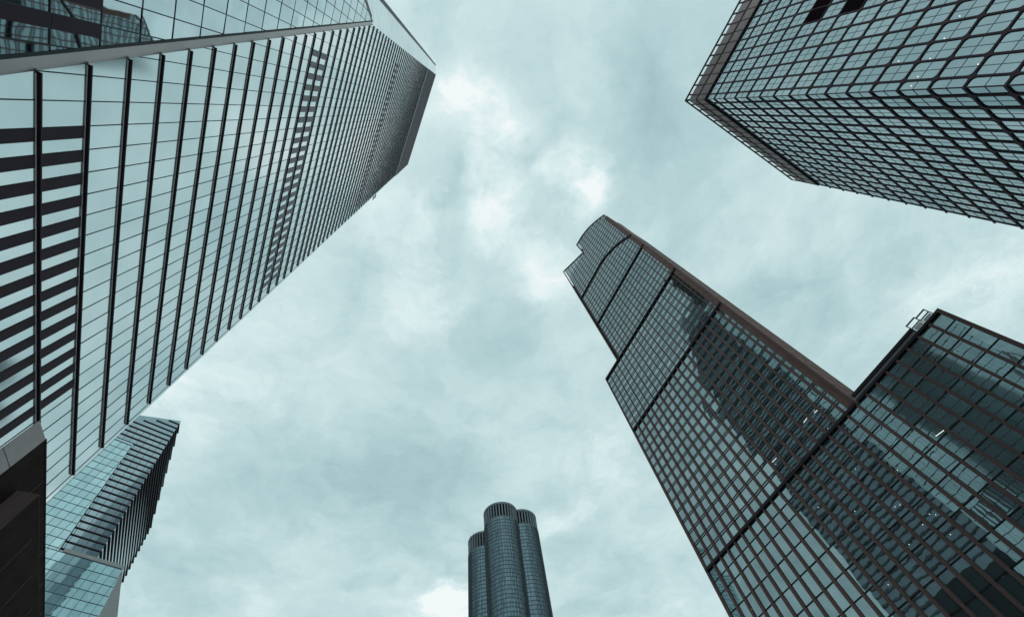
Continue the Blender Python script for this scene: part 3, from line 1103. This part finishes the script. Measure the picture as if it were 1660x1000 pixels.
# ================================================================== black framed tower (upper right)
def build_framed_tower():
    D1 = 46.8
    a1, a2 = R(-65.4), R(29.8)
    F1 = Frame(a1, D1)
    sc = 0.509
    V = F1.h * (sc * D1) + F1.n * D1
    n2 = -Vector((-math.sin(a2), math.cos(a2), 0))
    D2 = V.dot(n2)
    F2 = Frame(a2, D2, -1)
    s2 = V.dot(F2.h) / D2
    ratio = D1 / D2
    Z0 = -EYE / D1
    bp = V.copy(); bp.z = 0
    root = thing('black_framed_tower', 'black framed glass tower at upper right with rounded panes and brown parapet', 'skyscraper', bp)
    floors = [2.1506 - 0.0832 * k for k in range(0, 26)]
    # the grid of each face: columns away from the corner
    M1 = 0.0472
    c1 = [sc, sc + 0.026] + [sc + 0.026 + M1 * k for k in range(1, 22)]
    M2 = 0.0855
    c2 = [s2, s2 + 0.058] + [s2 + 0.058 + M2 * k for k in range(1, 16)]
    s2e = c2[-1] + 0.012
    # core
    mb = MB()
    q = 0.22
    cor = F1.P(sc, 0, 0) ; cor.z = 0
    far1 = F1.P(c1[-1], 0, 0); far1.z = 0
    far2 = F2.P(s2e, 0, 0); far2.z = 0
    inn = (F1.n + F2.n).normalized() * 0.7
    pl = [cor + inn, far2 + F2.n * .5 - F2.h * .02, far2 + F2.n * .5 + (far1 - cor), far1 + F1.n * .5]
    mb.prism(pl, [p + Vector((0, 0, 2.138 * D1 + EYE)) for p in pl]); mb.build('body', M['core'], root)
    for F, cols, rt, tilt in ((F1, c1, 1.0, 0.0022), (F2, c2, ratio, 0.0030)):
        D = F.D
        gl, cells, thin, vents = [], [], [], []
        wv = 0.0023 if F is F1 else 0.0052     # half width of the frame, vertical members
        wh = (0.0027 if F is F1 else 0.0034) * rt
        for r in range(len(floors) - 1):
            zt, zb = floors[r] * rt, floors[r + 1] * rt
            for k in range(len(cols) - 1):
                s0, s1 = cols[k], cols[k + 1]
                is_vent = F is F1 and (k, r) in ((6, 5), (7, 5), (6, 7), (7, 7))
                l_ = 0.0 if k == 0 else wv
                if k == 0:
                    l_ = wv * 0.18
                o0, o1, oz0, oz1 = s0 + l_, s1 - wv, zb + wh, zt - wh
                if o1 - o0 < 0.002:
                    continue
                if is_vent:
                    b = MB(); F.box(b, o0, o1, oz0, oz1, -0.28, 0.04); vents.append(b)
                else:
                    gl.append(F.pane([(s0 + .001, zb), (s1, zb), (s1, zt), (s0 + .001, zt)], -0.13, tilt))
                # rounded frame ring
                rr = 0.10 * (zt - zb)
                b = MB()
                inner = []
                corners = [(o0, oz0, math.pi, 1.5), (o1, oz0, 1.5 * math.pi, 2), (o1, oz1, 0, .5), (o0, oz1, .5 * math.pi, 1)]
                NSEG = 4
                for ci, (cs, cz, st, _) in enumerate(corners):
                    rad = rr if not (k == 0 and ci in (0, 3)) else rr * 0.3
                    ccx = cs + (rad if ci in (0, 3) else -rad); ccz = cz + (rad if ci in (0, 1) else -rad)
                    for t in range(NSEG + 1):
                        a = st + (math.pi / 2) * t / NSEG
                        inner.append((ccx + rad * math.cos(a), ccz + rad * math.sin(a)))
                outer = [(s0, zb), (s1, zb), (s1, zt), (s0, zt)]
                N = len(inner)
                per = N // 4
                for ci in range(4):
                    grp = inner[ci * per:(ci + 1) * per]
                    for t in range(per - 1):
                        b.poly([F.P(*outer[ci], 0.0), F.P(*grp[t + 1], 0.0), F.P(*grp[t], 0.0)][::-1])
                    nx = inner[((ci + 1) * per) % N]
                    b.poly([F.P(*outer[ci], 0.0), F.P(*outer[(ci + 1) % 4], 0.0), F.P(*nx, 0.0), F.P(*grp[-1], 0.0)])
                # reveals
                for t in range(N):
                    u, v = inner[t], inner[(t + 1) % N]
                    b.poly([F.P(*u, 0.0), F.P(*v, 0.0), F.P(*v, -0.14), F.P(*u, -0.14)])
                cells.append(b)
                if not is_vent:
                    b = MB()
                    sm = (s0 + s1) / 2 if k else s1 + 1; zm = (zb + zt) / 2
                    if k: F.box(b, sm - 0.00055, sm + 0.00055, oz0, oz1, -0.115, -0.09)
                    F.box(b, o0, o1, zm - 0.0006 * rt, zm + 0.0006 * rt, -0.115, -0.095)
                    thin.append(b)
        parts('window_pane', 'window_panes', gl, M['T_glass'], root)
        parts('frame', 'frames', cells, M['T_frame'], root)
        parts('glazing_bar', 'glazing_bars', thin, M['T_thin'], root)
        if vents:
            parts('vent', 'vents', vents, M['T_vent'], root)
        # parapet: two rows of brown panels, dark joints, open rail
        pan = []
        for zlo, zhi, pp in ((2.140, 2.222, 0.10), (2.224, 2.300, 0.04)):
            for k in range(len(cols) - 1):
                b = MB(); F.box(b, cols[k] + 0.001, cols[k + 1] - 0.001, (zlo + .004) * rt, zhi * rt, -0.3, pp); pan.append(b)
        parts('parapet_panel', 'parapet_panels', pan, M['T_par'], root)
        jt = []
        for zz_ in (2.140, 2.223):
            b = MB(); F.box(b, cols[0], cols[-1], (zz_ - .004) * rt, (zz_ + .004) * rt, -0.25, 0.2); jt.append(b)
        for k in range(1, len(cols)):
            b = MB(); F.box(b, cols[k] - wv * .55, cols[k] + wv * .55, 2.1405 * rt, 2.3 * rt, -0.25, 0.16); jt.append(b)
        parts('parapet_joint', 'parapet_joints', jt, M['T_frame'], root)
        rl = MB()
        F.box(rl, cols[0] - .004, cols[-1], 2.327 * rt, 2.336 * rt, 0.0, 0.25)
        for k in range(len(cols)):
            F.box(rl, cols[k] - .002, cols[k] + .004, 2.298 * rt, 2.327 * rt, 0.0, 0.2)
        rl.build('roof_rail', M['T_frame'], root)
        if F is F2:
            ends = []
            for z in floors:
                b = MB(); F.box(b, s2e - 0.001, s2e + 0.012, z * rt - wh, z * rt + wh, -0.2, 0.02); ends.append(b)
            parts('floor_end', 'floor_ends', ends, M['T_frame'], root)
            b = MB(); F.box(b, cols[-1], s2e, Z0, 2.138 * rt, -0.4, -0.05); b.build('corner_glass', M['T_glass'], root)
    # small lit lamps behind the panes
    for px, py in ((1555, 26), (1530, 62), (1507, 95), (1456, 99), (1487, 124), (1476, 139), (1585, 104)):
        d = ray(px, py)
        t = D1 / d.dot(F1.n)
        p = d * t + Vector((0, 0, EYE)) + F1.n * 0.10
        b = MB(); A = []
        for k in range(8):
            a = k * math.pi / 4
            A.append(p + F1.h * (.05 * math.cos(a)) + Vector((0, 0, .065 * math.sin(a))))
        b.prism(A, [q - F1.n * 0.05 for q in A])
        b.build('ceiling_lamp', M['lamp'], root)


build_framed_tower()


# ================================================================== unseen dark slab behind the fin tower, added for its reflection in the brown tower
def build_slab():
    F = FL
    bp = F.n * 90 + F.h * 60; bp.z = 0
    root = thing('unseen_slab', 'unseen dark slate slab added for its reflection in the brown mullioned tower', 'building', bp)
    q0, q1 = 74.0, 82.0

    def P(s, q, z):
        return F.h * s + F.n * q + Vector((0, 0, z))
    b = MB()
    pl = [(12, 0), (111, 0), (111, 262), (82, 346), (60, 350), (12, 330)]
    b.prism([P(s, q0, z) for s, z in pl], [P(s, q1, z) for s, z in pl])
    b.build('wall', M['N_dark'], root)
    fl = []
    for k in range(24, 78):
        z = k * 4.2
        s1 = 111 if z < 262 else 111 - (z - 262) * 29 / 84
        m_ = MB(); A = [P(14, q0 - .02, z), P(s1 - .5, q0 - .02, z), P(s1 - .5, q0 - .8, z), P(14, q0 - .8, z)]
        m_.hexa(A, [p + Vector((0, 0, .8)) for p in A]); fl.append(m_)
    parts('floor_ledge', 'floor_ledges', fl, M['N_ledge'], root)
    b = MB(); A = [P(13, q0 - 1.5, 0), P(109, q0 - 1.5, 0), P(109, q0 - .9, 0), P(13, q0 - .9, 0)]
    b.hexa(A, [p + Vector((0, 0, 96)) for p in A]); b.build('podium', M['N_black'], root)  # black sheet added for the dark foot of the reflection


build_slab()
